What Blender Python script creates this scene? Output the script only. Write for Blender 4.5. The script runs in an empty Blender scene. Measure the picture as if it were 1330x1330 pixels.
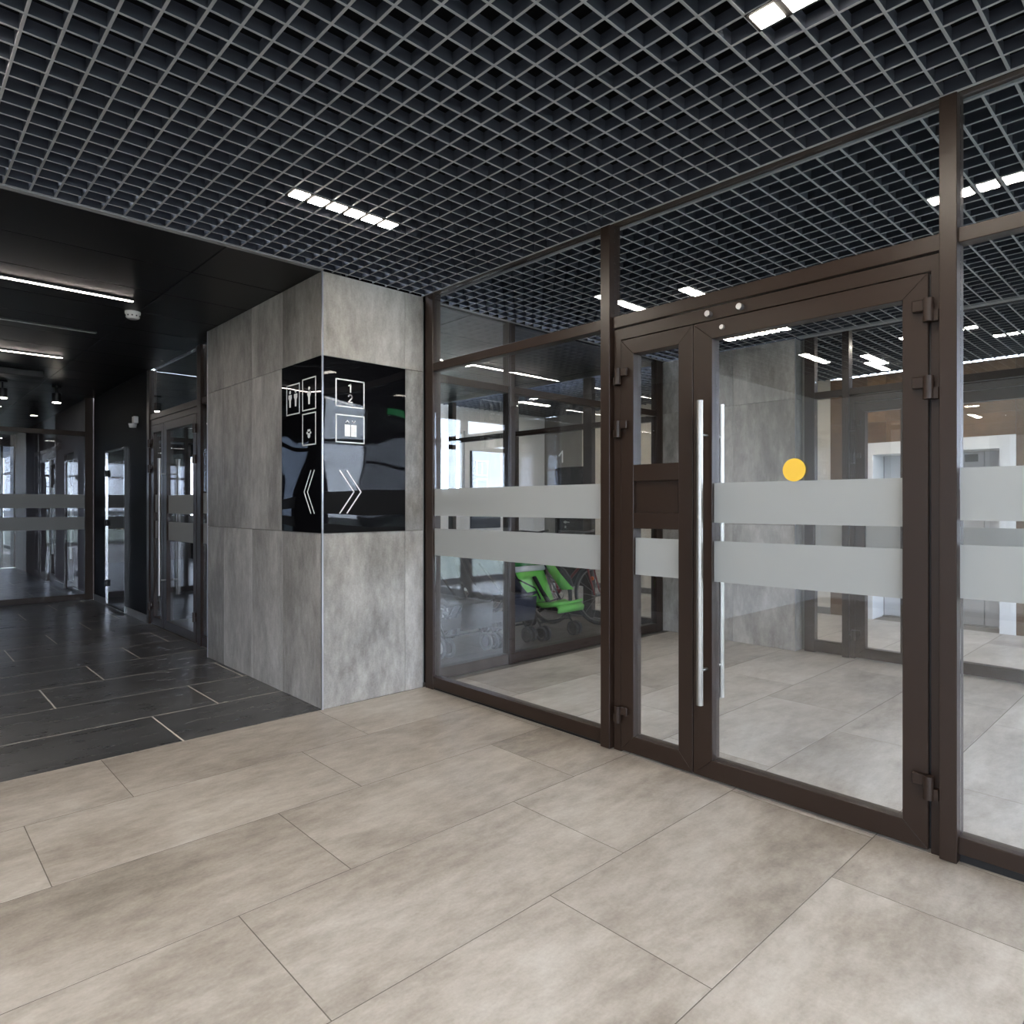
import bpy, bmesh, math, random
from mathutils import Vector, Matrix
random.seed(7)
R = math.radians
SC = bpy.context.scene
COL = SC.collection

# ------------------------------------------------------------------ camera, sky, exposure
H_CAM = 1.30
cam_d = bpy.data.cameras.new('camera'); cam = bpy.data.objects.new('camera', cam_d); COL.objects.link(cam)
cam_d.sensor_width = 36.0; cam_d.lens = 874.0 / 1330.0 * 36.0
cam_d.shift_y = -8.0 / 1330.0
cam_d.clip_start = 0.05; cam_d.clip_end = 300
cam.location = (0, 0, H_CAM); cam.rotation_euler = (R(90), 0, R(46.65 - 90.0))
SC.camera = cam

world = bpy.data.worlds.new('overcast_sky'); SC.world = world; world.use_nodes = True
wn = world.node_tree.nodes; bg = wn['Background']
bg.inputs['Color'].default_value = (0.76, 0.85, 1.0, 1); bg.inputs['Strength'].default_value = 7.6

vs = SC.view_settings
vs.view_transform = 'Standard'; vs.look = 'None'; vs.gamma = 1.0; vs.use_curve_mapping = False
vs.exposure = 1.12
SC.display_settings.display_device = 'sRGB'
cy = SC.cycles
cy.max_bounces = 14; cy.diffuse_bounces = 6; cy.glossy_bounces = 6; cy.transmission_bounces = 6
cy.transparent_max_bounces = 40; cy.sample_clamp_indirect = 8.0; cy.caustics_reflective = False
cy.use_denoising = True; cy.use_adaptive_sampling = False; cy.blur_glossy = 0.5

LAMP_CELL = 70.0       # emission of the square lamp panels
LAMP_LINE = 22.0        # emission of the slim corridor lamps

def portal(loc, rot, sx, sy):
    l = bpy.data.lights.new('window_daylight', 'AREA'); l.shape = 'RECTANGLE'; l.size = sx; l.size_y = sy
    l.cycles.is_portal = True
    o = bpy.data.objects.new('window_daylight', l); COL.objects.link(o); o.location = loc; o.rotation_euler = rot
Y_FAC = -4.5
portal((-1.6, Y_FAC - .1, 1.4), (R(90), 0, 0), 4.6, 2.7)
portal((-4.15, -.6, 1.5), (R(90), 0, R(-90)), 4.4, 2.4)
portal((-1.42, 14.25, 1.45), (R(90), 0, R(-90)), 6.4, 2.1)
Y_FV = -0.7     # facade line of the vestibule and the lift hall
portal((4.08, Y_FV - .1, 1.4), (R(90), 0, 0), 2.2, 2.7)
portal((7.2, Y_FV - .1, 1.4), (R(90), 0, 0), 2.1, 2.7)

# ------------------------------------------------------------------ materials
MATS = {}
def nm(name):
    m = bpy.data.materials.new(name); m.use_nodes = True; MATS[name] = m
    return m, m.node_tree.nodes, m.node_tree.links, m.node_tree.nodes['Principled BSDF']
def srgb(r, g, b):
    f = lambda c: (c / 255 / 12.92) if c / 255 <= .04045 else ((c / 255 + .055) / 1.055) ** 2.4
    return (f(r), f(g), f(b), 1)
def plain(name, col, rough=.5, metal=0.0, spec=.5, bump=0, bscale=80, coat=0):
    m, n, l, p = nm(name)
    p.inputs['Base Color'].default_value = col; p.inputs['Roughness'].default_value = rough
    p.inputs['Metallic'].default_value = metal; p.inputs['Specular IOR Level'].default_value = spec
    if coat: p.inputs['Coat Weight'].default_value = coat; p.inputs['Coat Roughness'].default_value = .08
    tc = n.new('ShaderNodeTexCoord'); no = n.new('ShaderNodeTexNoise'); no.inputs['Scale'].default_value = bscale; no.inputs['Detail'].default_value = 4
    l.new(tc.outputs['Object'], no.inputs['Vector'])
    mr = n.new('ShaderNodeMapRange'); mr.inputs['To Min'].default_value = max(0, rough - .05); mr.inputs['To Max'].default_value = min(1, rough + .06)
    l.new(no.outputs['Fac'], mr.inputs['Value']); l.new(mr.outputs['Result'], p.inputs['Roughness'])
    if bump:
        b = n.new('ShaderNodeBump'); b.inputs['Strength'].default_value = bump; b.inputs['Distance'].default_value = .002
        l.new(no.outputs['Fac'], b.inputs['Height']); l.new(b.outputs['Normal'], p.inputs['Normal'])
    return m
def stone(name, stops, rough, stretch, seed=0.0, bump=.15, fine=.35, rr=.10, big=1.3):
    """cloudy cement tile: STOPS colour ramp, STRETCH the scale of the coordinates (streak direction)"""
    m, n, l, p = nm(name)
    tc = n.new('ShaderNodeTexCoord'); oi = n.new('ShaderNodeObjectInfo')
    mul = n.new('ShaderNodeVectorMath'); mul.operation = 'SCALE'; l.new(oi.outputs['Random'], mul.inputs[3])
    mul.inputs[0].default_value = (37.0 + seed, 91.0, 53.0)
    add = n.new('ShaderNodeVectorMath'); add.operation = 'ADD'; l.new(tc.outputs['Object'], add.inputs[0]); l.new(mul.outputs[0], add.inputs[1])
    mp = n.new('ShaderNodeMapping'); mp.inputs['Scale'].default_value = stretch; l.new(add.outputs[0], mp.inputs['Vector'])
    a = n.new('ShaderNodeTexNoise'); a.inputs['Scale'].default_value = big; a.inputs['Detail'].default_value = 6; a.inputs['Roughness'].default_value = .62; a.inputs['Distortion'].default_value = .5
    l.new(mp.outputs[0], a.inputs['Vector'])
    b = n.new('ShaderNodeTexNoise'); b.inputs['Scale'].default_value = 7 * big; b.inputs['Detail'].default_value = 8; b.inputs['Roughness'].default_value = .7
    l.new(mp.outputs[0], b.inputs['Vector'])
    c = n.new('ShaderNodeTexNoise'); c.inputs['Scale'].default_value = 90; c.inputs['Detail'].default_value = 3
    l.new(add.outputs[0], c.inputs['Vector'])
    def mixf(x, y, f):
        mx = n.new('ShaderNodeMix'); mx.data_type = 'FLOAT'; mx.inputs[0].default_value = f
        l.new(x, mx.inputs[2]); l.new(y, mx.inputs[3]); return mx.outputs[0]
    ab = mixf(a.outputs['Fac'], b.outputs['Fac'], fine); abc = mixf(ab, c.outputs['Fac'], .10)
    # small per-tile shift in tone
    sh = n.new('ShaderNodeMath'); sh.operation = 'MULTIPLY_ADD'; l.new(oi.outputs['Random'], sh.inputs[0]); sh.inputs[1].default_value = .09; sh.inputs[2].default_value = -.045
    ad = n.new('ShaderNodeMath'); l.new(abc, ad.inputs[0]); l.new(sh.outputs[0], ad.inputs[1])
    cr = n.new('ShaderNodeValToRGB'); e = cr.color_ramp.elements
    e[0].position = stops[0][0]; e[0].color = stops[0][1]; e[1].position = stops[-1][0]; e[1].color = stops[-1][1]
    for s in stops[1:-1]:
        k = e.new(s[0]); k.color = s[1]
    l.new(ad.outputs[0], cr.inputs[0]); l.new(cr.outputs[0], p.inputs['Base Color'])
    mr = n.new('ShaderNodeMapRange'); mr.inputs['To Min'].default_value = rough - rr; mr.inputs['To Max'].default_value = rough + rr
    l.new(b.outputs['Fac'], mr.inputs['Value']); l.new(mr.outputs['Result'], p.inputs['Roughness'])
    bu = n.new('ShaderNodeBump'); bu.inputs['Strength'].default_value = bump; bu.inputs['Distance'].default_value = .003
    l.new(abc, bu.inputs['Height']); l.new(bu.outputs['Normal'], p.inputs['Normal'])
    return m
def emit(name, col, strength):
    m, n, l, p = nm(name)
    p.inputs['Base Color'].default_value = (.8, .8, .8, 1)
    p.inputs['Emission Color'].default_value = col; p.inputs['Emission Strength'].default_value = strength
    return m
def glass(name, tint=(.968, .976, .980, 1), gain=1.8):
    m = bpy.data.materials.new(name); m.use_nodes = True; MATS[name] = m
    n, l = m.node_tree.nodes, m.node_tree.links
    n.remove(n['Principled BSDF'])
    tr = n.new('ShaderNodeBsdfTransparent'); tr.inputs[0].default_value = tint
    gl = n.new('ShaderNodeBsdfGlossy'); gl.inputs['Roughness'].default_value = 0.0; gl.inputs['Color'].default_value = (.95, .97, 1, 1)
    lw = n.new('ShaderNodeLayerWeight'); lw.inputs['Blend'].default_value = .5
    pw = n.new('ShaderNodeMath'); pw.operation = 'POWER'; l.new(lw.outputs['Facing'], pw.inputs[0]); pw.inputs[1].default_value = 5
    ma = n.new('ShaderNodeMath'); ma.operation = 'MULTIPLY_ADD'; ma.use_clamp = True
    l.new(pw.outputs[0], ma.inputs[0]); ma.inputs[1].default_value = .9; ma.inputs[2].default_value = .04 * gain
    mx = n.new('ShaderNodeMixShader'); l.new(ma.outputs[0], mx.inputs[0]); l.new(tr.outputs[0], mx.inputs[1]); l.new(gl.outputs[0], mx.inputs[2])
    l.new(mx.outputs[0], n['Material Output'].inputs[0])
    return m
def film(name, col, trans=.12):
    m = bpy.data.materials.new(name); m.use_nodes = True; MATS[name] = m
    n, l = m.node_tree.nodes, m.node_tree.links
    n.remove(n['Principled BSDF'])
    d = n.new('ShaderNodeBsdfDiffuse'); d.inputs[0].default_value = col
    t = n.new('ShaderNodeBsdfTranslucent'); t.inputs[0].default_value = col
    m1 = n.new('ShaderNodeMixShader'); m1.inputs[0].default_value = .5; l.new(d.outputs[0], m1.inputs[1]); l.new(t.outputs[0], m1.inputs[2])
    tr = n.new('ShaderNodeBsdfTransparent')
    m2 = n.new('ShaderNodeMixShader'); m2.inputs[0].default_value = trans; l.new(m1.outputs[0], m2.inputs[1]); l.new(tr.outputs[0], m2.inputs[2])
    l.new(m2.outputs[0], n['Material Output'].inputs[0])
    return m

stone('floor_tile', [(.31, srgb(116, 108, 98)), (.43, srgb(152, 143, 132)), (.53, srgb(174, 166, 155)), (.67, srgb(198, 192, 183))], .38, (.75, 1.7, 1), bump=.06, fine=.42, big=1.5)
stone('corridor_tile', [(.28, srgb(54, 54, 55)), (.5, srgb(74, 74, 75)), (.74, srgb(98, 98, 97))], .28, (.5, 2.6, 1), seed=5, bump=0.0, rr=.03, fine=.25)
stone('storage_tile', [(.28, srgb(56, 52, 48)), (.5, srgb(78, 73, 67)), (.74, srgb(104, 98, 91))], .4, (.7, 1.9, 1), seed=9, bump=.06)
stone('wall_tile', [(.30, srgb(94, 90, 86)), (.43, srgb(132, 128, 123)), (.55, srgb(166, 162, 156)), (.70, srgb(202, 199, 194))], .5, (1.9, 1.9, .75), seed=3, bump=.10, fine=.4)
stone('brown_tile', [(.28, srgb(62, 43, 28)), (.48, srgb(98, 73, 48)), (.62, srgb(124, 97, 68)), (.78, srgb(158, 132, 102))], .32, (1.3, 1.3, .9), seed=13, bump=.05)
stone('skirting_tile', [(.3, srgb(80, 78, 76)), (.7, srgb(122, 120, 116))], .4, (1, 2, 1), seed=17)
plain('grout_grey', srgb(104, 97, 88), .8)
plain('grout_light', srgb(206, 200, 190), .8)
plain('frame_brown', srgb(44, 32, 25), .36, spec=.34)
plain('frame_gasket', srgb(14, 13, 13), .6)
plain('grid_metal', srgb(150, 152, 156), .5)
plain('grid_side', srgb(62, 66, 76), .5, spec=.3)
plain('ceiling_black', srgb(15, 15, 16), .36, spec=.45, bump=.12, bscale=160)
plain('plenum_black', srgb(10, 10, 11), .9, spec=.1)
plain('wall_black', srgb(12, 12, 13), .65, spec=.08, bump=.1, bscale=120)
plain('white_paint', srgb(226, 226, 224), .6)
plain('grey_paint', srgb(118, 117, 113), .6)
plain('beige_paint', srgb(206, 198, 184), .6)
plain('trim_metal', srgb(196, 196, 200), .3, metal=.9)
plain('steel', srgb(160, 156, 150), .34, metal=1.0, bscale=300)
plain('chrome', srgb(215, 215, 218), .1, metal=1.0)
plain('white_vinyl', srgb(238, 238, 236), .5)
plain('plastic_white', srgb(225, 225, 224), .4)
plain('plastic_black', srgb(18, 18, 19), .45)
plain('rubber', srgb(42, 42, 44), .75)
plain('rubber_grey', srgb(84, 84, 86), .7)
plain('tube_black', srgb(32, 33, 36), .35, metal=.3)
plain('fabric_green', srgb(122, 206, 92), .85, bump=.3, bscale=300)
plain('fabric_dark_green', srgb(22, 112, 44), .85, bump=.3, bscale=300)
plain('fabric_white', srgb(224, 224, 226), .85, bump=.3, bscale=300)
plain('fabric_grey', srgb(66, 68, 72), .85, bump=.3, bscale=300)
plain('fabric_navy', srgb(34, 38, 54), .85, bump=.3, bscale=300)
plain('fabric_black', srgb(26, 26, 28), .85, bump=.3, bscale=300)
plain('bike_paint', srgb(34, 34, 38), .3, coat=.6)
plain('bike_red', srgb(120, 30, 24), .3, coat=.6)
plain('reflector_orange', srgb(230, 110, 30), .3)
plain('sticker_yellow', srgb(240, 196, 70), .5)
plain('elevator_steel', srgb(206, 209, 214), .35, metal=.15)
plain('elevator_white', srgb(226, 228, 230), .4)
plain('slat_brown', srgb(62, 46, 40), .45)
plain('exterior_ground', srgb(120, 126, 112), .9)
plain('leaf', srgb(92, 118, 62), .7)
plain('bark', srgb(84, 70, 58), .9)
plain('exit_green', srgb(20, 130, 60), .4)
emit('lamp_panel', (1.0, .90, .77, 1), LAMP_CELL)
emit('lamp_line', (1.0, .88, .80, 1), LAMP_LINE)
emit('lamp_line_bright', (1.0, .92, .80, 1), LAMP_LINE)
emit('exit_glow', (.05, .8, .25, 1), 1.2)
glass('glass_pane'); glass('glass_film', (.26, .28, .31, 1), 1.0); glass('glass_soft', (.62, .64, .66, 1), 1.0); glass('glass_dark', (.10, .105, .115, 1), 1.0); glass('glass_tinted', (.40, .42, .44, 1), 1.0); glass('glass_facade', (.95, .96, .97, 1), 1.0)
film('frosted_film', (.52, .53, .52, 1))
# wavy black sign glass
m, n, l, p = nm('sign_glass')
p.inputs['Base Color'].default_value = (.004, .004, .005, 1); p.inputs['Roughness'].default_value = .02; p.inputs['Specular IOR Level'].default_value = .3
tc = n.new('ShaderNodeTexCoord'); no = n.new('ShaderNodeTexNoise'); no.inputs['Scale'].default_value = 2.6; no.inputs['Detail'].default_value = 0
l.new(tc.outputs['Object'], no.inputs['Vector']); b = n.new('ShaderNodeBump'); b.inputs['Strength'].default_value = .5; b.inputs['Distance'].default_value = .012
l.new(no.outputs['Fac'], b.inputs['Height']); l.new(b.outputs['Normal'], p.inputs['Normal'])
# cabinet glass door: dark mirror
plain('mirror_dark', srgb(70, 74, 80), .06, metal=.85)

# ------------------------------------------------------------------ mesh helpers
class MB:
    def __init__(s): s.v = []; s.f = []; s.sm = []
    def add(s, vs, fs, smooth=False):
        o = len(s.v); s.v += [tuple(q) for q in vs]; s.f += [tuple(i + o for i in f) for f in fs]; s.sm += [smooth] * len(fs); return s
    def box(s, x0, x1, y0, y1, z0, z1):
        x0, x1 = sorted((x0, x1)); y0, y1 = sorted((y0, y1)); z0, z1 = sorted((z0, z1))
        return s.add([(x0,y0,z0),(x1,y0,z0),(x1,y1,z0),(x0,y1,z0),(x0,y0,z1),(x1,y0,z1),(x1,y1,z1),(x0,y1,z1)],
                     [(0,3,2,1),(4,5,6,7),(0,1,5,4),(1,2,6,5),(2,3,7,6),(3,0,4,7)])
    def prism(s, poly, axis, a, b):
        """poly in (y,z) for axis X, (x,z) for Y, (x,y) for Z"""
        def P(q, t): return (t, q[0], q[1]) if axis == 'X' else (q[0], t, q[1]) if axis == 'Y' else (q[0], q[1], t)
        k = len(poly); vs = [P(q, a) for q in poly] + [P(q, b) for q in poly]
        fs = [tuple(range(k)), tuple(range(2 * k - 1, k - 1, -1))] + [(i, i + k, (i + 1) % k + k, (i + 1) % k) for i in range(k)]
        return s.add(vs, fs)
    def tube(s, pts, r, n=8, closed=False, cap=True):
        pts = [Vector(q) for q in pts]; k = len(pts); rs = r if isinstance(r, (list, tuple)) else [r] * k
        rings = []; up = None
        for i, q in enumerate(pts):
            if closed: t = (pts[(i + 1) % k] - pts[i - 1]).normalized()
            else: t = (pts[min(i + 1, k - 1)] - pts[max(i - 1, 0)]).normalized()
            if up is None: up = Vector((0, 0, 1)) if abs(t.z) < .9 else Vector((1, 0, 0))
            u = t.cross(up)
            if u.length < 1e-5: u = t.orthogonal()
            u.normalize(); w = u.cross(t).normalized(); up = w
            rings.append([q + (u * math.cos(2 * math.pi * j / n) + w * math.sin(2 * math.pi * j / n)) * rs[i] for j in range(n)])
        vs = [q for rg in rings for q in rg]; fs = []
        for i in range(k if closed else k - 1):
            a, b = i * n, ((i + 1) % k) * n
            fs += [(a + j, a + (j + 1) % n, b + (j + 1) % n, b + j) for j in range(n)]
        s.add(vs, fs, True)
        if cap and not closed:
            s.add(rings[0], [tuple(range(n - 1, -1, -1))]); s.add(rings[-1], [tuple(range(n))])
        return s
    def disc(s, c, axis, r, t, n=16):
        c = Vector(c); a = Vector(axis).normalized() * t / 2
        return s.tube([c - a, c + a], r, n)
    def ring(s, c, axis, R_, r, n=20, k=6):
        c = Vector(c); a = Vector(axis).normalized(); u = a.orthogonal().normalized(); w = a.cross(u)
        return s.tube([c + (u * math.cos(2 * math.pi * i / n) + w * math.sin(2 * math.pi * i / n)) * R_ for i in range(n)], r, k, closed=True)
    def stroke(s, pts, wd, axis, a, b):
        for p0, p1 in zip(pts, pts[1:]):
            d = Vector((p1[0] - p0[0], p1[1] - p0[1])); d.normalize(); q = Vector((-d.y, d.x)) * wd / 2; e = d * wd * .35
            A = Vector(p0) - e; B = Vector(p1) + e
            s.prism([A + q, A - q, B - q, B + q], axis, a, b)
        return s
    def mesh(s, name, mat, bevel=0):
        me = bpy.data.meshes.new(name); me.from_pydata(s.v, [], s.f)
        bm = bmesh.new(); bm.from_mesh(me)
        for f, q in zip(bm.faces, s.sm): f.smooth = q
        bmesh.ops.recalc_face_normals(bm, faces=bm.faces)
        if bevel: bmesh.ops.bevel(bm, geom=bm.edges, offset=bevel, segments=1, affect='EDGES', clamp_overlap=True)
        bm.to_mesh(me); bm.free()
        me.materials.append(MATS[mat]); return me
    def build(s, name, mat, parent=None, bevel=0, origin=None):
        if origin is not None:
            o = Vector(origin); s.v = [tuple(Vector(q) - o) for q in s.v]
        ob = bpy.data.objects.new(name, s.mesh(name, mat, bevel)); COL.objects.link(ob)
        if origin is not None: ob.location = origin
        if parent: 
            ob.parent = parent
        return ob
def box(*a): return MB().box(*a)
def tag(o, label=None, cat=None, group=None, kind=None):
    if label: o['label'] = label
    if cat: o['category'] = cat
    if group: o['group'] = group
    if kind: o['kind'] = kind
    return o
def empty(name, loc=(0, 0, 0), rz=0, parent=None):
    o = bpy.data.objects.new(name, None); COL.objects.link(o); o.location = loc; o.rotation_euler[2] = rz; o.empty_display_size = .1
    if parent: o.parent = parent
    return o
def copy_tree(o, parent=None):
    c = o.copy(); COL.objects.link(c)
    if parent: c.parent = parent
    for ch in list(o.children): copy_tree(ch, c)
    return c
def sbox(name, label, cat, mat, *a, bevel=0):
    return tag(box(*a).build(name, mat, bevel=bevel), label, cat, kind='structure')

# ------------------------------------------------------------------ layout constants (metres; origin on the floor under the camera)
XG = 2.86; Y_P = 3.947; X_P = 2.064; X_C = 2.19; X_2 = 6.05; Y_S = 4.03; X_E = 8.32; Z_C = 2.80; Y_END = 10.8; Y_FAR = 17.5
X_L = -4.0; X_CL = -1.2; Y_H = 8.0; Y_SB = 7.75

TILES = {}
def tile_obj(name, parent, mat, axis, u0, u1, w0, w1, at, t=.012, gap=.0028, face=1):
    """one tile lying in a plane: axis Z (u=x,w=y), X (u=y,w=z), Y (u=x,w=z); its face is at AT, body goes the other way"""
    u0 += gap / 2; u1 -= gap / 2; w0 += gap / 2; w1 -= gap / 2
    if u1 - u0 < .02 or w1 - w0 < .02: return
    su, sw = round(u1 - u0, 3), round(w1 - w0, 3); key = (mat, axis, su, sw, face, t)
    if key not in TILES:
        a, b = su / 2, sw / 2; c, d = (-t, 0) if face > 0 else (0, t)
        mb = MB()
        if axis == 'Z': mb.box(-a, a, -b, b, c, d)
        elif axis == 'X': mb.box(c, d, -a, a, -b, b)
        else: mb.box(-a, a, c, d, -b, b)
        TILES[key] = mb.mesh(name, mat, .0012)
    o = bpy.data.objects.new(name, TILES[key]); COL.objects.link(o)
    cu, cw = (u0 + u1) / 2, (w0 + w1) / 2
    o.location = (cu, cw, at) if axis == 'Z' else (at, cu, cw) if axis == 'X' else (cu, at, cw)
    o.parent = parent
    return o
def floor_tiles(parent, mat, x0, x1, y0, y1, gap):
    """third-bond rows of 1.2 x 0.6 tiles counted from the edge between the two floors"""
    r0 = math.floor((Y_P - y1) / .6 + 1e-6); r1 = math.ceil((Y_P - y0) / .6 - 1e-6)
    for r in range(r0, r1):
        a, b = max(y0, Y_P - .6 * (r + 1)), min(y1, Y_P - .6 * r)
        if b - a < .03: continue
        j = .8346 - .4 * r
        k = math.floor((x0 - j) / 1.2)
        while j + 1.2 * k < x1:
            u0, u1 = max(x0, j + 1.2 * k), min(x1, j + 1.2 * (k + 1))
            if u1 - u0 > .02: tile_obj('tile', parent, mat, 'Z', u0, u1, a, b, 0.0, gap=gap)
            k += 1

# ------------------------------------------------------------------ floors
fl = sbox('floor', 'pale beige-grey cement tile floor of the lobby and vestibule', 'floor', 'grout_grey', X_L, XG, Y_FAC, Y_P, -.10, -.0005)
box(XG, X_E + .5, Y_FV, Y_P, -.10, -.0005).build('grout_bed', 'grout_grey', fl)
floor_tiles(fl, 'floor_tile', X_L, XG, Y_FAC, Y_P, .0018)
floor_tiles(fl, 'floor_tile', XG, X_E, Y_FV, Y_P, .0016)
fh = sbox('floor_hall', 'pale cement tile floor of the hall beyond the storage room', 'floor', 'grout_grey', X_2, X_E, Y_P, Y_H, -.10, -.0005)
floor_tiles(fh, 'floor_tile', X_2, X_E, Y_P, Y_H, .0022)
fc = sbox('floor_corridor', 'charcoal tile floor of the corridor with pale grout lines', 'floor', 'grout_light', X_CL, X_C, Y_P, Y_FAR, -.10, -.0005)
floor_tiles(fc, 'corridor_tile', X_CL, X_C, Y_P, Y_FAR, .008)
fs = sbox('floor_storage', 'grey tile floor of the pushchair room behind the glass', 'floor', 'grout_grey', X_C, X_2, Y_P, 8.2, -.10, -.0005)
floor_tiles(fs, 'storage_tile', X_C, X_2, Y_S - .04, 8.2, .003)
sbox('ground', 'grey-green ground outside the building', 'ground', 'exterior_ground', -60, 70, -60, 70, -.4, -.14)

# ------------------------------------------------------------------ ceilings
sbox('ceiling', 'black soffit above the open grid ceiling', 'ceiling', 'plenum_black', X_L, XG + .07, Y_FAC, Y_P + .2, 3.30, 3.40)
sbox('ceiling_soffit', 'black soffit above the vestibule grid', 'ceiling', 'plenum_black', XG + .07, X_E + .5, Y_FV, Y_P + .2, 3.30, 3.40)
sbox('ceiling_hall', 'black soffit above the hall grid', 'ceiling', 'plenum_black', X_2, X_E + .5, Y_P + .2, Y_H + .1, 3.30, 3.40)

LT, LH = .010, .045      # grid bar width and height
def grid(name, label, x0, x1, y0, y1, skip=()):
    g = tag(empty(name, (0, 0, 0)), label, 'ceiling', kind='structure')
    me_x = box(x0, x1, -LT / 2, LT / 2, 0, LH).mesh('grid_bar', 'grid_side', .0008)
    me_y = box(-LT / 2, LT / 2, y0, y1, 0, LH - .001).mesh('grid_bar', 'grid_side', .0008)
    for me in (me_x, me_y):          # dark sides, paler lower faces
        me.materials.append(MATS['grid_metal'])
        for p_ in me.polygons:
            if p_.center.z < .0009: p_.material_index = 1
    k = math.ceil((y0 - .01) / .1)
    while .01 + .1 * k < y1 - .015:
        o = bpy.data.objects.new('grid_bar', me_x); COL.objects.link(o); o.location = (0, .01 + .1 * k, Z_C); o.parent = g; k += 1
    k = math.ceil((x0 - .03) / .1)
    while .03 + .1 * k < x1 - .015:
        o = bpy.data.objects.new('grid_bar', me_y); COL.objects.link(o); o.location = (.03 + .1 * k, 0, Z_C + .0004); o.parent = g; k += 1
    return g
GX0, GY0 = -1.97, -1.59
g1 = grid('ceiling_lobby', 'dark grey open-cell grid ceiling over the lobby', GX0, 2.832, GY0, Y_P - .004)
box(2.832, 2.846, GY0, Y_P - .004, Z_C - .002, Z_C).build('edge_trim', 'grid_metal', g1)
box(2.834, 2.844, GY0, Y_P - .004, Z_C, Z_C + .05).build('edge_trim', 'grid_side', g1)
box(GX0, 2.06, Y_P - .03, Y_P + .012, Z_C - .004, Z_C + .0).build('edge_trim', 'grid_metal', g1)
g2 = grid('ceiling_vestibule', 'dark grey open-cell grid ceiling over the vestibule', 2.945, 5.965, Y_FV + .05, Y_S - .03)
box(2.93, 2.945, Y_FV + .05, Y_S - .03, Z_C - .002, Z_C + .05).build('edge_trim', 'grid_metal', g2)
box(2.945, 5.97, Y_S - .05, Y_S - .02, Z_C - .003, Z_C).build('edge_trim', 'grid_metal', g2)
box(5.965, 6.04, Y_FV + .05, 2.62, Z_C - .003, Z_C + .05).build('edge_trim', 'grid_metal', g2)
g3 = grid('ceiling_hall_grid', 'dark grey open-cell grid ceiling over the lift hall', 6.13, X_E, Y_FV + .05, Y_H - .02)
# plain black ceiling over the parts of the lobby far behind
sbox('ceiling_rear', 'black flat ceiling along the facade', 'ceiling', 'ceiling_black', X_L, XG, Y_FAC, GY0, Z_C, Z_C + .03)
sbox('ceiling_side', 'black flat ceiling along the side wall', 'ceiling', 'ceiling_black', X_L, GX0, GY0, Y_P, Z_C, Z_C + .03)

def panels(name, label, x0, x1, y0, y1, xs, step=.6):
    base = sbox(name, label, 'ceiling', 'plenum_black', x0, x1, y0, y1, Z_C + .02, Z_C + .10)
    y = y0
    while y < y1 - .02:
        for a, b in zip(xs, xs[1:]):
            a2, b2 = max(a, x0), min(b, x1)
            if b2 - a2 > .03: tile_obj('ceiling_panel', base, 'ceiling_black', 'Z', a2, b2, y, min(y + step, y1), Z_C, t=.018, gap=.007, face=-1)
        y += step
panels('ceiling_corridor', 'glossy black panelled ceiling of the corridor', X_CL, X_C + .02, Y_P + .012, Y_FAR, [-2.13, -.93, .27, 1.47, 2.67])
panels('ceiling_storage', 'black panelled ceiling of the pushchair room', X_C + .06, X_2, Y_S + .03, 8.2, [2.2, 3.4, 4.6, 5.8, 7.0])

# ------------------------------------------------------------------ lobby shell
ww = sbox('wall_side', 'light painted wall with a wide window on the far side of the lobby', 'wall', 'white_paint', X_L - .2, X_L, Y_FAC, -2.8, 0, 3.3)
box(X_L - .2, X_L, 1.6, Y_P + .2, 0, 3.3).build('wall_strip', 'white_paint', ww)
box(X_L - .2, X_L, -2.8, 1.6, 0, .3).build('wall_strip', 'white_paint', ww); box(X_L - .2, X_L, -2.8, 1.6, 2.7, 3.3).build('wall_strip', 'white_paint', ww)
w12 = tag(empty('window_12'), 'wide brown-framed window in the side wall of the lobby', 'window', kind='structure')
for i in range(5): box(X_L - .12, X_L - .05, -2.8 + 1.085 * i, -2.74 + 1.085 * i, .3, 2.7).build('mullion', 'frame_brown', w12)
for i in range(4):
    for z0, z1 in ((.3, .36), (2.64, 2.7)): box(X_L - .12, X_L - .05, -2.74 + 1.085 * i, -2.8 + 1.085 * (i + 1), z0, z1).build('rail', 'frame_brown', w12)
    box(X_L - .09, X_L - .08, -2.74 + 1.085 * i, -2.8 + 1.085 * (i + 1), .36, 2.64).build('glass_pane', 'glass_soft', w12)
sbox('wall_back', 'light painted wall beside the corridor mouth', 'wall', 'white_paint', X_L, X_CL, Y_P, Y_P + .2, 0, 3.3)
sbox('wall_corridor_side', 'dark wall along the corridor', 'wall', 'wall_black', X_CL - .2, X_CL, Y_P + .2, 11.0, 0, 3.3)
ws2 = sbox('wall_far_window', 'dark wall with wide windows beyond the end screen', 'wall', 'wall_black', X_CL - .2, X_CL, 11.0, Y_FAR, 2.5, 3.3)
box(X_CL - .2, X_CL, 11.0, Y_FAR, 0, .4).build('wall_strip', 'wall_black', ws2)
w13 = tag(empty('window_13'), 'row of windows beyond the end screen of the corridor', 'window', kind='structure')
for i in range(6):
    a_ = 11.0 + 1.29 * i; box(X_CL - .14, X_CL - .06, a_, a_ + .06, .4, 2.5).build('mullion', 'frame_brown', w13)
    if i < 5: box(X_CL - .11, X_CL - .10, a_ + .06, a_ + 1.29, .4, 2.5).build('glass_pane', 'glass_film', w13)

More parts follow.
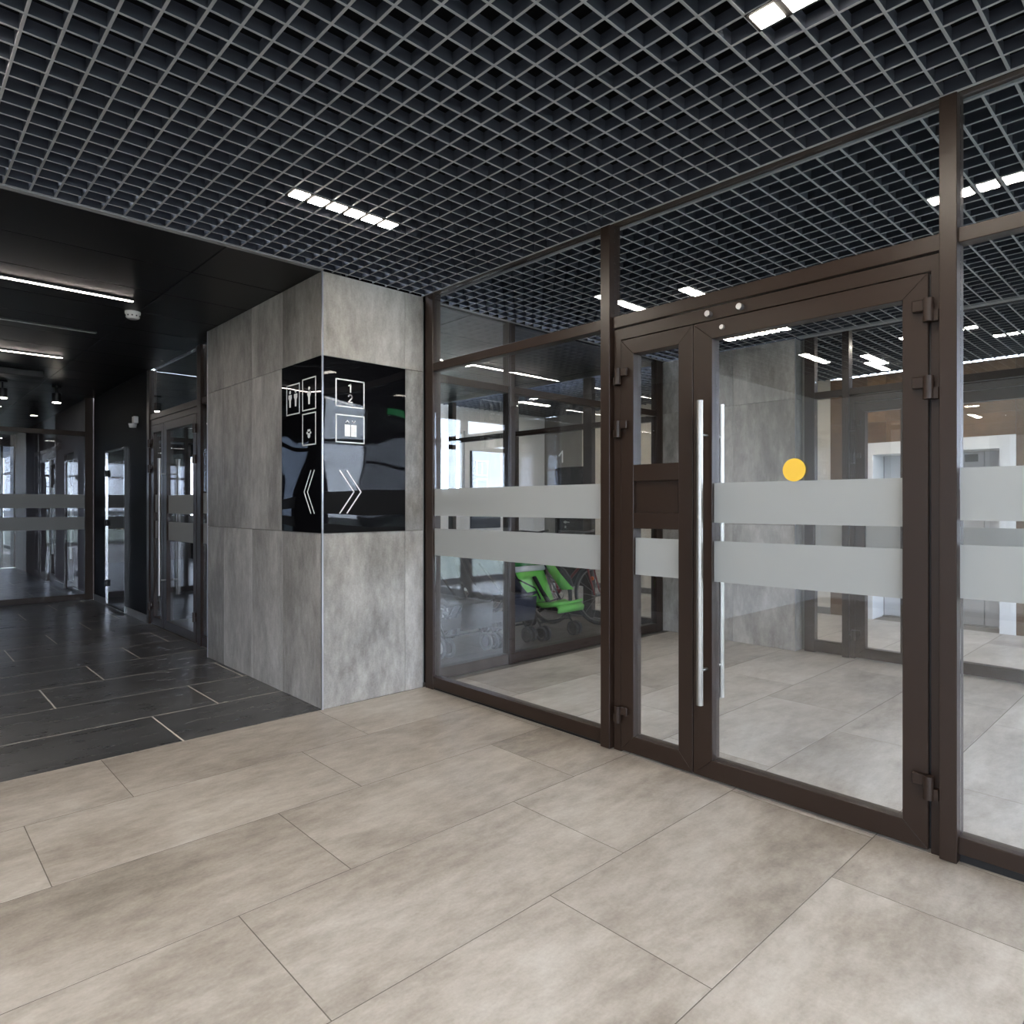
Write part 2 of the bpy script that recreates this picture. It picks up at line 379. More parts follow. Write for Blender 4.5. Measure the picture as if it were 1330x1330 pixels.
# tiled pillar
def wall_tiles(parent, mat, axis, at, us, zs, face, gap=.003, t=.012, skip=()):
    for i, (a, b) in enumerate(zip(us, us[1:])):
        for k, (c, d) in enumerate(zip(zs, zs[1:])):
            if (i, k) in skip: continue
            tile_obj('wall_tile', parent, mat, axis, a, b, c, d, at, gap=gap, face=face, t=t)
pl = sbox('wall_pillar', 'grey cement-tiled pillar between the corridor and the glass screen', 'wall', 'grout_grey', X_P + .012, 2.85, Y_P + .012, 5.985, 0, Z_C)
ZR = [0, 1.125, 2.26, 2.798]
wall_tiles(pl, 'wall_tile', 'X', X_P, [Y_P + .002, 4.525, 5.055, 5.62, 5.985], ZR, -1, skip={(0, 1)})
wall_tiles(pl, 'wall_tile', 'Y', Y_P, [X_P + .002, 2.694, 2.850], ZR, -1, skip={(0, 1)})
box(X_P - .004, X_P + .006, Y_P - .004, Y_P + .006, 0, Z_C - .002).build('corner_trim', 'trim_metal', pl)
box(X_P - .003, X_P + .012, 5.985, 5.997, 0, Z_C - .002).build('corner_trim', 'trim_metal', pl)

# ------------------------------------------------------------------ wayfinding signs
def chevron(mb, axis, a, b, top, mid, bot, wd): mb.stroke([top, mid, bot], wd, axis, a, b)
def frame_sq(mb, axis, a, b, u0, u1, z0, z1, wd):
    for p0, p1 in (((u0, z0), (u1, z0)), ((u1, z0), (u1, z1)), ((u1, z1), (u0, z1)), ((u0, z1), (u0, z0))): mb.stroke([p0, p1], wd, axis, a, b)
def arc(cx, cz, r, a0, a1, n=8): return [(cx + r * math.cos(R(a0 + (a1 - a0) * i / n)), cz + r * math.sin(R(a0 + (a1 - a0) * i / n))) for i in range(n + 1)]
def digit_one(cx, z0, z1): h = z1 - z0; return [(cx - .25 * h, z1 - .22 * h), (cx, z1 - .04 * h), (cx, z0)]
def digit_two(cx, z0, z1): h = z1 - z0; return arc(cx, z1 - .28 * h, .26 * h, 165, -35, 8) + [(cx - .27 * h, z0 + .05 * h), (cx + .28 * h, z0 + .05 * h)]

s1 = tag(empty('wayfinding_sign', (X_P, 4.24, 1.125)), 'black glass sign on the pillar with toilet and paw symbols and arrows to the corridor', 'sign', 'black glass wayfinding signs')
def sp(mb, name, mat, par, **k):   # part in world coordinates under an unrotated Empty
    return mb.build(name, mat, par, origin=None, **k)
def under(par, ob): 
    ob.parent = par; ob.matrix_parent_inverse = Matrix.Translation(par.location).inverted(); return ob
under(s1, box(X_P - .006, X_P + .008, Y_P + .004, 4.523, 1.127, 2.258).build('glass_panel', 'sign_glass', origin=(X_P, 4.24, 1.7)))
A, B = X_P - .0078, X_P - .0062
mb = MB(); frame_sq(mb, 'X', A, B, 4.253, 4.443, 1.922, 2.122, .008); frame_sq(mb, 'X', A, B, 4.024, 4.206, 1.93, 2.135, .008); frame_sq(mb, 'X', A, B, 4.024, 4.206, 1.70, 1.905, .008)
def part(par, mb, name, mat, **k): return under(par, mb.build(name, mat, **k))
for (u0, u1, z0, z1) in ((4.253, 4.443, 1.922, 2.122), (4.024, 4.206, 1.93, 2.135), (4.024, 4.206, 1.70, 1.905)):
    m2 = MB(); frame_sq(m2, 'X', A, B, u0, u1, z0, z1, .008); part(s1, m2, 'symbol_border', 'white_vinyl')
def person_icon(c, z0, h):
    mb = MB(); mb.prism([(c + .012 * math.cos(R(30 * i)), z0 + h - .012 + .012 * math.sin(R(30 * i))) for i in range(12)], 'X', A, B)
    mb.prism([(c - .022, z0 + h - .03), (c + .022, z0 + h - .03), (c + .024, z0 + h * .55), (c + .012, z0 + h * .40), (c + .009, z0), (c - .009, z0), (c - .012, z0 + h * .40), (c - .024, z0 + h * .55)], 'X', A, B)
    return mb
for c, z0 in ((4.392, 1.972), (4.308, 1.972), (4.114, 1.966)): part(s1, person_icon(c, z0, .115), 'person_symbol', 'white_vinyl')
mb = MB()
for dx, dz, r in ((0, -.012, .017), (-.024, .006, .008), (-.010, .022, .008), (.010, .022, .008), (.024, .006, .008)):
    mb.prism([(4.116 + dx + r * math.cos(R(30 * i)), 1.772 + dz + r * math.sin(R(30 * i))) for i in range(12)], 'X', A, B)
part(s1, mb, 'paw_symbol', 'white_vinyl')
for du in (0, -.047):
    mb = MB(); chevron(mb, 'X', A, B, (4.089 + du, 1.53), (4.184 + du, 1.391), (4.089 + du, 1.252), .008); part(s1, mb, 'arrow', 'white_vinyl')

s2 = tag(empty('wayfinding_sign', (2.38, Y_P, 1.125)), 'black glass sign on the pillar with floor numbers, lift symbol and arrows to the doors', 'sign', 'black glass wayfinding signs')
under(s2, box(X_P + .007, 2.692, Y_P - .006, Y_P + .008, 1.127, 2.258).build('glass_panel', 'sign_glass', origin=(2.38, Y_P, 1.7)))
A2, B2 = Y_P - .0078, Y_P - .0062
for (u0, u1, z0, z1) in ((2.157, 2.362, 1.948, 2.122), (2.157, 2.362, 1.715, 1.892)):
    m2 = MB(); frame_sq(m2, 'Y', A2, B2, u0, u1, z0, z1, .008); part(s2, m2, 'symbol_border', 'white_vinyl')
mb = MB(); mb.stroke(digit_one(2.262, 2.046, 2.098), .008, 'Y', A2, B2); part(s2, mb, 'number_one', 'white_vinyl')
mb = MB(); mb.stroke(digit_two(2.260, 1.977, 2.028), .008, 'Y', A2, B2); part(s2, mb, 'number_two', 'white_vinyl')
for a, b in ((2.219, 2.259), (2.265, 2.306)): part(s2, box(a, b, A2, B2, 1.754, 1.832), 'lift_symbol', 'white_vinyl')
mb = MB(); mb.stroke([(2.227, 1.846), (2.239, 1.858), (2.251, 1.846)], .005, 'Y', A2, B2); mb.stroke([(2.273, 1.858), (2.285, 1.846), (2.297, 1.858)], .005, 'Y', A2, B2); part(s2, mb, 'lift_arrows', 'white_vinyl')
for du in (0, .052):
    mb = MB(); chevron(mb, 'Y', A2, B2, (2.184 + du, 1.53), (2.287 + du, 1.392), (2.184 + du, 1.252), .008); part(s2, mb, 'arrow', 'white_vinyl')

# ------------------------------------------------------------------ brown aluminium doors and screens
FD = .07      # frame depth
BANDS = ((1.23, 1.42), (.95, 1.14))
def pane(par, x, y0, y1, z0, z1, bands=BANDS, axis='X', clip=True):
    """glass pane in a plane x (axis X) or y (axis Y) with frosted bands in front"""
    mk = (lambda a, b, c, d, e, f: box(a, b, c, d, e, f)) if axis == 'X' else (lambda a, b, c, d, e, f: box(c, d, a, b, e, f))
    g = mk(x, x + .010, y0, y1, z0, z1).build('glass_pane', 'glass_pane', par)
    for b0, b1 in bands:
        b0, b1 = max(b0, z0), min(b1, z1)
        if b1 - b0 > .02: mk(x - .0018, x - .0006, y0, y1, b0, b1).build('frosted_band', 'frosted_film', par)
    return g
def member(par, name, *a, mat='frame_brown', bevel=.002): return box(*a).build(name, mat, par, bevel=bevel)
def mitred(par, name, x0, x1, y0, y1, z0, z1, w, side, mat='frame_brown'):
    """a rail or stile of a rectangular leaf y0..y1, z0..z1, mitred at 45 degrees; w = (left, right, top, bottom) widths"""
    wl, wr, wt, wb = w    # left is the larger y
    I = [(y0 + wr, z0 + wb), (y1 - wl, z0 + wb), (y1 - wl, z1 - wt), (y0 + wr, z1 - wt)]; O = [(y0, z0), (y1, z0), (y1, z1), (y0, z1)]
    q = {'bottom': [O[0], O[1], I[1], I[0]], 'left': [O[1], O[2], I[2], I[1]], 'top': [O[2], O[3], I[3], I[2]], 'right': [O[3], O[0], I[0], I[3]]}[side]
    return MB().prism(q, 'X', x0, x1).build(name, mat, par, bevel=.0018)
def hinge(par, x, yc, zc, s):
    """s=+1: plate on the leaf goes to +y"""
    mb = MB().box(x - .022, x, yc + s * .004, yc + s * .056, zc + .001, zc + .044)
    h = mb.build('hinge', 'frame_brown', par, bevel=.003)
    k = MB().tube([(x - .020, yc, zc - .042), (x - .020, yc, zc + .044)], .018, 12)
    k.box(x - .022, x, yc - s * .032, yc - s * .004, zc - .042, zc - .001)
    k.build('hinge_barrel', 'frame_brown', par)
def pull_handle(par, xf, yc, z0=.368, z1=1.793):
    for xc, nme in ((xf - .062, 'pull_handle'), (xf + FD + .062, 'pull_handle')):
        mb = MB().tube([(xc, yc, z0), (xc, yc, z1)], .0165, 14)
        for zz in (z0 + .16, z1 - .16):
            mb.tube([(xc, yc, zz), (xf if xc < xf else xf + FD, yc, zz)], .009, 8)
        mb.build(nme, 'steel', par)

def double_door(name, label, xf, dy, panel, knobs, handles=True):
    """wide leaf at the lower-y side, narrow leaf beside it; front faces -x"""
    d = tag(empty(name, (0, 0, 0)), label, 'door', kind='structure')
    Y = lambda v: v + dy
    # door frame
    fr = MB().prism([(Y(.721), .0), (Y(.754), .0), (Y(.754), 2.178), (Y(2.194), 2.178), (Y(2.194), 0), (Y(2.243), 0), (Y(2.243), 2.238), (Y(.721), 2.238)], 'X', xf + .002, xf + FD - .004)
    fr.build('door_frame', 'frame_brown', d, bevel=.0015)
    box(xf + .016, xf + FD - .01, Y(.750), Y(.764), .012, 2.17).build('gasket', 'frame_gasket', d)
    # wide leaf
    a, b, z0, z1 = Y(.762), Y(1.757), .012, 2.172
    lf = empty('door_leaf', (0, 0, 0), parent=d); w = (.100, .087, .084, .088)
    for sd, nme in (('bottom', 'bottom_rail'), ('left', 'stile'), ('top', 'top_rail'), ('right', 'stile')): mitred(lf, nme, xf - .004, xf + FD - .006, a, b, z0, z1, w, sd)
    pane(lf, xf + .016, a + .084, b - .096, z0 + .083, z1 - .080, ((1.22, 1.408), (.942, 1.134)))
    if handles: pull_handle(lf, xf - .004, Y(1.686))
    for zc in (2.027, 1.739, .253): hinge(lf, xf - .004, Y(.756), zc, 1)
    if knobs:
        tag(MB().disc((xf + .012, Y(1.275), 1.455), (1, 0, 0), .05, .0012, 28).build('warning_dot', 'sticker_yellow', lf), 'round yellow warning sticker')
        m3 = MB(); 
        m3.tube([(xf - .004, Y(1.602), 2.13), (xf - .018, Y(1.602), 2.13)], .011, 10); m3.build('lock_stud', 'trim_metal', lf)
    # narrow leaf
    a, b = Y(1.761), Y(2.190)
    ln = empty('door_leaf', (0, 0, 0), parent=d); w = (.080, .080, .080, .088)
    for sd, nme in (('bottom', 'bottom_rail'), ('left', 'stile'), ('top', 'top_rail'), ('right', 'stile')): mitred(ln, nme, xf - .004, xf + FD - .006, a, b, z0, z1, w, sd)
    if panel:
        member(ln, 'mid_rail', xf - .003, xf + FD - .008, a + .078, b - .078, 1.428, 1.513)
        member(ln, 'mid_rail', xf - .003, xf + FD - .008, a + .078, b - .078, 1.183, 1.264)
        member(ln, 'solid_panel', xf + .018, xf + FD - .02, a + .078, b - .078, 1.262, 1.430, bevel=0)
        pane(ln, xf + .016, a + .076, b - .076, 1.511, z1 - .077, ())
        pane(ln, xf + .016, a + .076, b - .076, z0 + .084, 1.186, ((.942, 1.134),))
    else:
        pane(ln, xf + .016, a + .076, b - .076, z0 + .084, z1 - .077)
    for zc in (1.98, 1.703, .201): hinge(ln, xf - .004, Y(2.196), zc, -1)
    if knobs:
        for yy in (1.672, 1.512):
            m3 = MB().tube([(xf + .002, Y(yy), 2.205), (xf - .026, Y(yy), 2.205)], .014, 12); m3.build('frame_stud', 'trim_metal', d)
    return d

def screen(name, label, cat='window'): return tag(empty(name, (0, 0, 0)), label, cat, kind='structure')

# --- front screen, X = XG
w1 = screen('window_1', 'brown-framed glass screen with frosted bands between lobby and vestibule')
x0, x1 = XG, XG + FD
member(w1, 'post', x0 - .002, x1, 3.845, 3.932, 0, Z_C + .04)
member(w1, 'mullion', x0 - .022, x1, 2.250, 2.312, .004, Z_C + .06)
member(w1, 'mullion', x0 - .022, x1, .665, .721, .004, Z_C + .06)
member(w1, 'transom', x0, x1 - .004, 2.312, 3.845, 2.253, 2.310)
member(w1, 'transom', x0, x1 - .004, .721, 2.250, 2.246, 2.308)
member(w1, 'bottom_rail', x0, x1 - .004, 2.312, 3.845, .018, .090)
member(w1, 'packer', x0 + .012, x1 - .01, 2.312, 3.845, 0, .018, mat='frame_gasket', bevel=0)
pane(w1, x0 + .016, 2.314, 3.843, .088, 2.255)
pane(w1, x0 + .016, 2.314, 3.843, 2.308, Z_C - .004, ())
pane(w1, x0 + .016, .723, 2.248, 2.306, Z_C - .004, ())
# bays towards the facade
yy = .665
for ya in (-.83, Y_FAC):
    if ya > Y_FAC: member(w1, 'mullion', x0 - .022, x1, ya, ya + .056, .004, Z_C + .06)
    lo = ya + .056 if ya > Y_FAC else Y_FAC
    member(w1, 'transom', x0, x1 - .004, lo, yy, 2.258, 2.312)
    member(w1, 'bottom_rail', x0, x1 - .004, lo, yy, .034, .096)
    member(w1, 'packer', x0 + .02, x1 - .01, lo, yy, 0, .034, mat='frame_gasket', bevel=0)
    pane(w1, x0 + .016, lo + .002, yy - .002, .094, 2.260, ((1.247, 1.439), (.963, 1.158)))
    pane(w1, x0 + .016, lo + .002, yy - .002, 2.310, Z_C - .004, ())
    yy = ya
member(w1, 'head_rail', x0 + .005, x1 - .004, Y_FAC, 3.845, Z_C + .006, Z_C + .06)
double_door('door_1', 'brown aluminium double door with long steel pull bars in the glass screen', XG + .004, 0.0, True, True)

# --- second screen, X = X_2, on to the lift hall
w2 = screen('window_2', 'brown-framed glass screen between vestibule and lift hall')
x0, x1 = X_2, X_2 + FD
member(w2, 'post', x0, x1, 2.50, 2.59, 0, Z_C + .04)
member(w2, 'mullion', x0 - .012, x1, 2.205, 2.262, 0, Z_C + .04)
member(w2, 'mullion', x0 - .012, x1, .635, .691, 0, Z_C + .04)
member(w2, 'transom', x0, x1 - .004, 2.262, 2.50, 2.246, 2.305)
member(w2, 'transom', x0, x1 - .004, .691, 2.205, 2.246, 2.305)
member(w2, 'bottom_rail', x0, x1 - .004, 2.262, 2.50, .01, .11)
pane(w2, x0 + .016, 2.264, 2.498, .108, 2.248)
pane(w2, x0 + .016, 2.264, 2.498, 2.303, Z_C, ())
pane(w2, x0 + .016, .693, 2.203, 2.303, Z_C, ())
yy = .635
for lo, ya in ((Y_FV, Y_FV),):
    member(w2, 'transom', x0, x1 - .004, lo, yy, 2.246, 2.305)
    member(w2, 'bottom_rail', x0, x1 - .004, lo, yy, .01, .11)
    pane(w2, x0 + .016, lo + .002, yy - .002, .108, 2.248)
    pane(w2, x0 + .016, lo + .002, yy - .002, 2.303, Z_C, ())
    yy = ya
double_door('door_2', 'brown aluminium double door leading on to the lift hall', X_2 + .004, -.03, False, False)

# --- pushchair room screens
w3 = screen('window_3', 'dark-framed glass screen in front of the parked pushchairs')
def ymember(par, name, xa, xb, za, zb, y=Y_S, dep=FD, bevel=.002): return box(xa, xb, y, y + dep, za, zb).build(name, 'frame_brown', par, bevel=bevel)
ymember(w3, 'post', 2.935, 3.02, 0, Z_C + .04)
ymember(w3, 'mullion', 3.765, 3.83, 0, Z_C + .04, Y_S - .012, FD + .012)
ymember(w3, 'post', 5.86, 5.955, 0, Z_C + .04)
for a, b in ((3.02, 3.765), (3.83, 5.86)):
    ymember(w3, 'transom', a, b, 2.225, 2.285)
    ymember(w3, 'bottom_rail', a, b, 0.004, .085)
    pane(w3, Y_S + .02, a + .002, b - .002, .083, 2.227, (), axis='Y')
    pane(w3, Y_S + .02, a + .002, b - .002, 2.283, Z_C, (), axis='Y')
w4 = screen('window_4', 'dark-framed glass screen at the far side of the pushchair room')
x0, x1 = X_2, X_2 + FD
for ya, yb in ((4.06, 4.14), (5.06, 5.19), (6.35, 6.42), (7.66, 7.76)): member(w4, 'mullion', x0, x1, ya, yb, 0, Z_C)
for ya, yb in ((4.14, 5.06), (5.19, 6.35), (6.42, 7.66)):
    member(w4, 'transom', x0 + .002, x1 - .004, ya, yb, 2.205, 2.268); member(w4, 'bottom_rail', x0 + .002, x1 - .004, ya, yb, .01, .09)
    pane(w4, x0 + .03, ya + .002, yb - .002, .088, 2.207, ()); pane(w4, x0 + .03, ya + .002, yb - .002, 2.266, Z_C, ())
sbox('wall_storage_back', 'dark back wall of the pushchair room', 'wall', 'wall_black', X_C + .08, X_2 + FD, 8.2, 8.3, 0, Z_C)
sbox('wall_storage_side', 'grey wall of the pushchair room behind the pillar', 'wall', 'grey_paint', 2.855, 2.93, Y_S + .02, 5.98, 0, Z_C)
sbox('wall_pillar_end', 'plain grey end of the pillar inside the pushchair room', 'wall', 'grey_paint', X_C + .1, 2.93, 5.99, 6.02, 0, Z_C)

# tiled pier between the pushchair room and the lift hall
pr = sbox('wall_pier', 'grey cement-tiled pier beside the inner doors', 'wall', 'grout_grey', 5.982, X_2 + .06, 2.647, Y_S + .02, 0, Z_C)
wall_tiles(pr, 'wall_tile', 'X', 5.97, [2.637, 3.238, 3.838, Y_S], ZR, -1)
wall_tiles(pr, 'wall_tile', 'Y', 2.635, [5.972, X_2 + .06], ZR, -1)
box(5.966, 5.975, 2.631, 2.640, 0, Z_C - .002).build('corner_trim', 'trim_metal', pr)
sbox('wall_pier_back', 'brown tiled back of the pier towards the lift hall', 'wall', 'grey_paint', X_2 + .062, X_2 + .10, 2.60, 4.06, 0, Z_C)

# ------------------------------------------------------------------ lift hall
we = sbox('wall_lift', 'bronze-brown marbled tile wall around the lift', 'wall', 'grout_grey', X_E + .012, X_E + .45, Y_FV, 1.558, 0, Z_C)
box(X_E + .012, X_E + .45, 2.786, 3.25, 0, Z_C).build('wall_core', 'grout_grey', we)
box(X_E + .012, X_E + .45, 1.558, 2.786, 1.902, Z_C).build('wall_core', 'grout_grey', we)
wall_tiles(we, 'brown_tile', 'X', X_E, [2.836, 3.25], [0, .56, 1.125, 2.26, Z_C], -1)
wall_tiles(we, 'brown_tile', 'X', X_E, [1.44, 2.04, 2.64, 2.836], [2.02, 2.26, Z_C], -1)
wall_tiles(we, 'brown_tile', 'X', X_E, [-.66, -.56, .04, .64, 1.04, 1.44], [0, .56, 1.125, 2.26, Z_C], -1)
el = tag(empty('elevator', (X_E, 2.14, 0)), 'lift with white portal and grey panelled doors in the brown wall', 'elevator')
def epart(mb, name, mat, **k): return under(el, mb.build(name, mat, **k))
epart(MB().prism([(1.44, 0), (1.574, 0), (1.574, 1.885), (2.77, 1.885), (2.77, 0), (2.836, 0), (2.836, 2.02), (1.44, 2.02)], 'X', X_E - .02, X_E + .011), 'portal_frame', 'elevator_white', bevel=.002)
epart(box(X_E + .011, X_E + .34, 1.560, 1.574, 0, 1.885), 'reveal', 'elevator_white'); epart(box(X_E + .011, X_E + .34, 2.77, 2.784, 0, 1.885), 'reveal', 'elevator_white')
epart(box(X_E + .011, X_E + .34, 1.574, 2.77, 1.885, 1.90), 'reveal', 'elevator_white')
n_d = 6
for i in range(n_d):
    a = 1.574 + 1.196 * i / n_d; b = 1.574 + 1.196 * (i + 1) / n_d
    dp = epart(box(X_E + .34 + .006 * (i % 2), X_E + .37, a + .003, b - .003, .012, 1.884), 'door_panel', 'elevator_steel', bevel=.002)
epart(box(X_E + .372, X_E + .40, 1.56, 2.78, 0, 1.90), 'door_backing', 'plenum_black')
epart(box(X_E + .30, X_E + .372, 1.574, 2.77, .0, .010), 'door_sill', 'steel')
epart(box(X_E + .326, X_E + .332, 1.83, 1.95, 1.78, 1.86), 'notice_plate', 'frame_gasket')
wl = sbox('wall_hall', 'off-white painted wall of the hall beyond the lift', 'wall', 'beige_paint', X_E, X_E + .2, 3.25, 7.16, 0, 3.3)
box(X_E - .012, X_E, 3.25, 7.16, 0, .08).build('baseboard', 'skirting_tile', wl)
sbox('wall_stair', 'grey painted wall carrying the floor number', 'wall', 'grey_paint', X_E, X_E + .2, 7.16, Y_H, 0, 3.3)
dk = tag(empty('door_3', (X_E, 7.4, 0)), 'black door with lever handle under the white number one', 'door', kind='structure')
under(dk, box(X_E - .02, X_E, 7.10, 7.74, .005, 1.94).build('door_leaf', 'wall_black', bevel=.003))
mb = MB().tube([(X_E - .02, 7.50, 1.03), (X_E - .06, 7.50, 1.03), (X_E - .06, 7.38, 1.03)], .009, 8); mb.disc((X_E - .022, 7.50, 1.03), (1, 0, 0), .024, .008, 14); mb.disc((X_E - .022, 7.50, .95), (1, 0, 0), .02, .008, 14)
under(dk, mb.build('lever_handle', 'steel'))
mb = MB().stroke([(7.66, 2.14), (7.585, 2.21), (7.585, 2.03)], .024, 'X', X_E - .006, X_E - .001)
tag(mb.build('floor_number', 'white_vinyl'), 'large white number one on the grey wall above the black door', 'number')
wh = sbox('wall_hall_end', 'white painted end wall of the hall with a tall window', 'wall', 'white_paint', 6.56, X_E, Y_H, Y_H + .15, 0, 3.3)
box(X_2 - .0, 6.10, Y_H, Y_H + .15, 0, 3.3).build('wall_strip', 'white_paint', wh)
box(6.10, 6.56, Y_H, Y_H + .15, 0, 1.45).build('wall_strip', 'white_paint', wh); box(6.10, 6.56, Y_H, Y_H + .15, 2.45, 3.3).build('wall_strip', 'white_paint', wh)
w5 = screen('window_5', 'narrow white window in the end wall of the hall with a tree outside')
for a, b, c, d in ((6.10, 6.14, 1.45, 2.45), (6.52, 6.56, 1.45, 2.45), (6.31, 6.35, 1.49, 2.41), (6.14, 6.52, 1.45, 1.49), (6.14, 6.52, 2.41, 2.45)):
    box(a, b, Y_H + .03, Y_H + .10, c, d).build('window_frame', 'white_paint', w5)
box(6.14, 6.52, Y_H + .06, Y_H + .066, 1.49, 2.41).build('glass_pane', 'glass_facade', w5)
wd = tag(empty('door_4', (7.9, Y_H, 0)), 'plain pale door in the white end wall of the hall', 'door', kind='structure')
under(wd, box(7.58, 8.05, Y_H - .02, Y_H, .005, 2.2).build('door_leaf', 'elevator_white', bevel=.004))
ib = tag(empty('information_board', (6.95, Y_H - .02, 1.3)), 'dark information board with two outlined squares on the white end wall', 'sign')
under(ib, box(6.66, 7.28, Y_H - .02, Y_H - .001, .95, 2.15).build('board', 'fabric_navy'))
for z0, z1, two in ((1.78, 2.0, 1), (1.5, 1.72, 0)):
    m2 = MB(); frame_sq(m2, 'Y', Y_H - .023, Y_H - .021, 6.78, 7.0, z0, z1, .016); under(ib, m2.build('symbol_border', 'white_vinyl'))
m2 = MB(); m2.stroke(digit_one(6.89, 1.9, 1.97), .012, 'Y', Y_H - .023, Y_H - .021); m2.stroke(digit_two(6.89, 1.81, 1.88), .012, 'Y', Y_H - .023, Y_H - .021); under(ib, m2.build('numbers', 'white_vinyl'))

# tree outside the hall window
tr = tag(empty('tree', (6.6, 11.5, -.14)), 'leafy young tree outside the hall window', 'tree')
mb = MB().tube([(0, 0, 0), (.05, 0, 1.4), (.0, .05, 2.6), (.05, 0, 3.6)], [.09, .07, .05, .02], 8)
for i in range(9):
    a = i * 2.4; z = 1.3 + .25 * i; mb.tube([(0, 0, z), (.45 * math.cos(a), .45 * math.sin(a), z + .45)], [.03, .008], 5)
t = mb.build('trunk', 'bark', tr)
mb = MB()
for i in range(1500):
    while True:
        q = Vector((random.uniform(-1, 1), random.uniform(-1, 1), random.uniform(-1, 1)))
        if q.length < 1: break
    c = Vector((q.x * 1.1, q.y * 1.1, 2.55 + q.z * 1.35)); u = Vector((random.gauss(0, 1), random.gauss(0, 1), random.gauss(0, 1))).normalized(); w = u.orthogonal().normalized()
    mb.add([c, c + u * .05 + w * .025, c + u * .11, c + u * .05 - w * .025], [(0, 1, 2, 3)])
tag(mb.build('foliage', 'leaf', tr), kind='stuff')

# ------------------------------------------------------------------ corridor side, X = X_C
w6 = screen('window_6', 'dark-framed glass screen with doors in the corridor wall')
x0, x1 = X_C, X_C + FD
member(w6, 'post', x0 - .01, x1, 6.51, 6.612, 0, Z_C)
member(w6, 'post', x0 - .01, x1, 8.135, 8.22, 0, Z_C)
member(w6, 'post', x0, x1, 6.0, 6.05, 0, Z_C)
member(w6, 'transom', x0, x1 - .004, 6.612, 8.135, 2.243, 2.305); member(w6, 'transom', x0, x1 - .004, 6.05, 6.51, 2.243, 2.305)
member(w6, 'bottom_rail', x0, x1 - .004, 6.05, 6.51, .004, .09)
pane(w6, x0 + .016, 6.052, 6.508, .088, 2.245); pane(w6, x0 + .016, 6.052, 6.508, 2.303, Z_C, ()); pane(w6, x0 + .016, 6.614, 8.133, 2.303, Z_C, ())
double_door('door_5', 'dark double door with steel pull bars in the corridor wall', X_C + .004, 5.893, False, False)
wb = sbox('wall_corridor', 'matt black wall beyond the corridor doors', 'wall', 'wall_black', X_C, X_C + .2, 8.22, 10.76, 0, Z_C)
box(X_C - .012, X_C, 8.22, 9.06, 0, .085).build('baseboard', 'skirting_tile', wb, bevel=.002)
box(X_C - .012, X_C, 10.01, 10.74, 0, .085).build('baseboard', 'skirting_tile', wb, bevel=.002)
gd = tag(empty('door_6', (X_C, 9.53, 0)), 'narrow mirror-glass door with chrome edges in the black wall', 'door', kind='structure')
under(gd, box(X_C - .014, X_C - .002, 9.09, 9.985, .03, 1.985).build('glass_pane', 'mirror_dark', bevel=.002))
for a, b in ((9.07, 9.09), (9.985, 10.005)): under(gd, box(X_C - .03, X_C, a, b, .0, 2.01).build('edge_profile', 'chrome', bevel=.002))
under(gd, box(X_C - .03, X_C, 9.09, 9.985, 1.985, 2.01).build('edge_profile', 'chrome', bevel=.002))
for z in (1.72, 1.08, .3): under(gd, box(X_C - .045, X_C - .014, 9.93, 9.985, z - .04, z + .04).build('hinge', 'plastic_black', bevel=.004))
mb = MB().tube([(X_C - .014, 9.18, 1.02), (X_C - .06, 9.18, 1.02), (X_C - .06, 9.28, 1.02)], .009, 8); under(gd, mb.build('lever_handle', 'steel'))

# wall sensor
ws = tag(empty('motion_sensor', (X_C, 8.62, 2.22)), 'small white motion sensor on the black corridor wall', 'sensor')
under(ws, box(X_C - .05, X_C, 8.58, 8.66, 2.25, 2.33).build('mount_box', 'plastic_white', bevel=.006))
under(ws, MB().tube([(X_C - .05, 8.62, 2.20), (X_C - .05, 8.62, 2.245)], [.035, .045], 14).build('sensor_head', 'plastic_white'))
under(ws, MB().tube([(X_C - .02, 8.62, 2.24), (X_C - .02, 8.62, 2.26)], .012, 8).build('joint', 'plastic_black'))

# end screen of the corridor, Y = Y_END
w7 = screen('window_7', 'dark-framed glass screen closing the end of the corridor')
ymember(w7, 'post', 2.09, 2.19, 0, Z_C, Y_END, .08)
for a, b in ((X_CL, -.62), (-.56, .98), (1.04, 2.09)):
    ymember(w7, 'transom', a, b, 2.262, 2.325, Y_END, .07); ymember(w7, 'bottom_rail', a, b, .005, .085, Y_END, .07)
    pane(w7, Y_END + .02, a + .002, b - .002, .083, 2.264, ((1.27, 1.455), (.975, 1.15)), axis='Y'); pane(w7, Y_END + .02, a + .002, b - .002, 2.323, Z_C, (), axis='Y')
for a in (-.62, .98): ymember(w7, 'mullion', a, a + .06, 0, Z_C, Y_END, .08)
